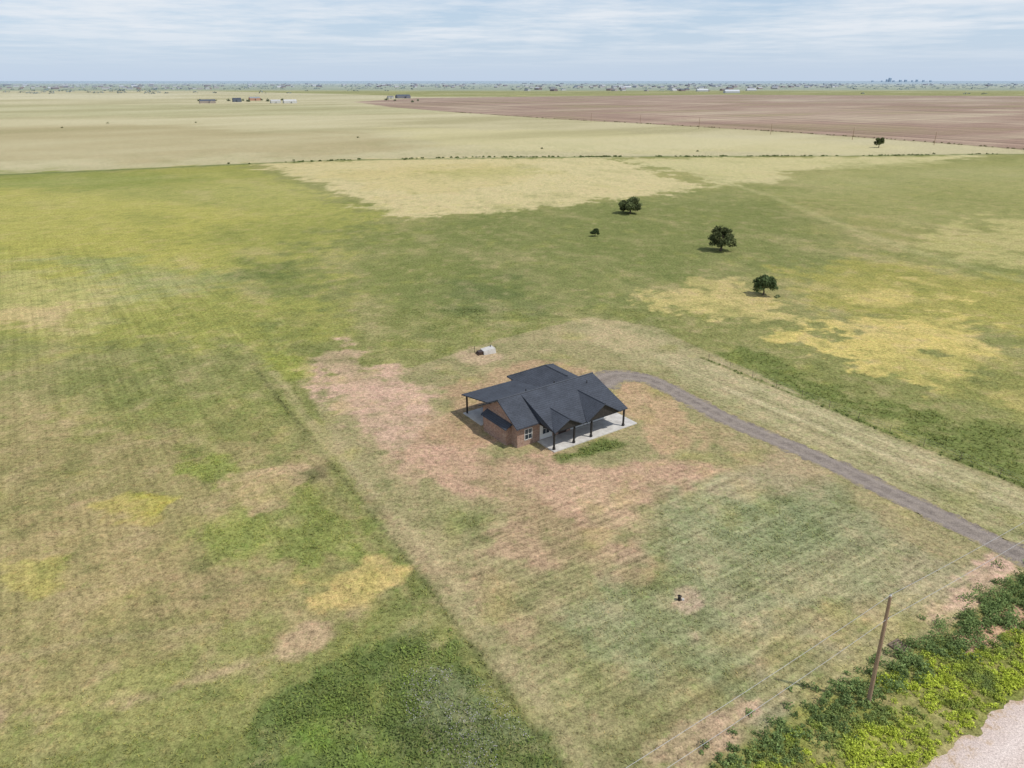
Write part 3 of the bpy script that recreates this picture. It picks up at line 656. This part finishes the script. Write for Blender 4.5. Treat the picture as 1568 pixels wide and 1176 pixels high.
def wire(a,b,sag,r=.013):
    pts=[tuple(np.array(a)*(1-s)+np.array(b)*s-np.array([0,0,sag*4*s*(1-s)])) for s in np.linspace(0,1,40)]
    return tube(pts,[r]*40,5)
ws=[]
for z,ox in ((9.35,-.4),(7.4,-.2)):
    p0=(pb[0]+ox,pb[1],z)
    for s in (-52,58):
        q=pb+ud2*s; ws.append(wire(p0,(q[0],q[1],z),.9))
V,Q=join(ws); pyobj('power_lines',V,Q,mwire)
for p in [(1070,198),(980,190),(905,186),(1180,206),(1305,214),(1430,222)]:
    x,y=G(*p); pole('utility_pole',x,y,8.5 if p[0]!=1070 else 10,(0,0),.2)
fp=np.array([G(1085,552),G(1300,638),G(1568,745),G(1900,880)]); parts=[]; tops=[]
L=np.concatenate([[0],np.cumsum(np.linalg.norm(np.diff(fp,axis=0),axis=1))])
for s in np.arange(0,L[-1],4.2):
    q=np.array([np.interp(s,L,fp[:,0]),np.interp(s,L,fp[:,1])]); parts.append(tube([(q[0],q[1],0),(q[0],q[1],1.1)],[.03,.025],6)); tops.append(q)
e=empty('wire_fence',(0,0,0)); V,Q=join(parts); pyobj('posts',V,Q,mwood,e)
V,Q=join([tube([(q[0],q[1],z) for q in tops],[.005]*len(tops),4) for z in (.45,.8,1.05)]); pyobj('wires',V,Q,mwire,e)
# ------------------------------------------------------------------ light
sd=Vector((.93,-.36,0)).normalized(); EL=math.radians(58); s=Vector((sd.x*math.cos(EL),sd.y*math.cos(EL),math.sin(EL)))
sl=bpy.data.lights.new('sun','SUN'); sl.energy=3.3; sl.angle=math.radians(1.2); sl.color=(1,.955,.88)
so=bpy.data.objects.new('sun',sl); scene.collection.objects.link(so); so.rotation_euler=s.to_track_quat('Z','Y').to_euler()
w=bpy.data.worlds.new('World'); scene.world=w; w.use_nodes=True; nt=w.node_tree; nt.nodes.clear()
class WT(NT):
    def __init__(s,tr): s.t=tr
t=WT(nt)
sky=t.n('ShaderNodeTexSky'); sky.sky_type='NISHITA'; sky.sun_disc=False; sky.sun_elevation=EL; sky.sun_rotation=math.atan2(s.x,s.y); sky.altitude=1000; sky.air_density=1; sky.dust_density=.6; sky.ozone_density=1.5
tc=t.n('ShaderNodeTexCoord').outputs['Generated']; sx=t.n('ShaderNodeSeparateXYZ'); t.l(tc,sx.inputs[0])
zz=t.math('ADD',t.math('MAXIMUM',sx.outputs[2],0),.03); cb=t.n('ShaderNodeCombineXYZ'); t.l(t.math('DIVIDE',sx.outputs[0],zz),cb.inputs[0]); t.l(t.math('DIVIDE',sx.outputs[1],zz),cb.inputs[1])
n=t.noise(cb.outputs[0],.30,7,.62); n2=t.noise(cb.outputs[0],1.1,5,.65)
hb_=t.math('SUBTRACT',1,t.math('MULTIPLY',t.math('MAXIMUM',sx.outputs[2],0),4),clamp=True)
skc=t.mix(t.math('MULTIPLY',hb_,.92),sky.outputs[0],(4.35,5.3,6.75))
f=t.math('MULTIPLY_ADD',t.math('ADD',n,t.math('MULTIPLY',n2,.35)),5.0,-2.95,clamp=True)
f=t.math('MULTIPLY',f,t.math('MULTIPLY_ADD',sx.outputs[2],22,-.25,clamp=True))
c=t.mix(t.math('MULTIPLY',f,.85),skc,(6.7,7.05,7.5))
bg=t.n('ShaderNodeBackground'); bg.inputs[1].default_value=.12; t.l(c,bg.inputs[0]); o=t.n('ShaderNodeOutputWorld'); t.l(bg.outputs[0],o.inputs[0])
# ------------------------------------------------------------------ camera
cam=bpy.data.cameras.new('camera'); cam.sensor_width=36; cam.lens=F/1568*36; cam.clip_end=90000; cam.clip_start=.5
co=bpy.data.objects.new('camera',cam); scene.collection.objects.link(co); co.location=(0,0,H); co.rotation_euler=(math.radians(90)-TH,0,0); scene.camera=co
scene.view_settings.view_transform='Standard'; scene.view_settings.look='None'; scene.view_settings.exposure=0
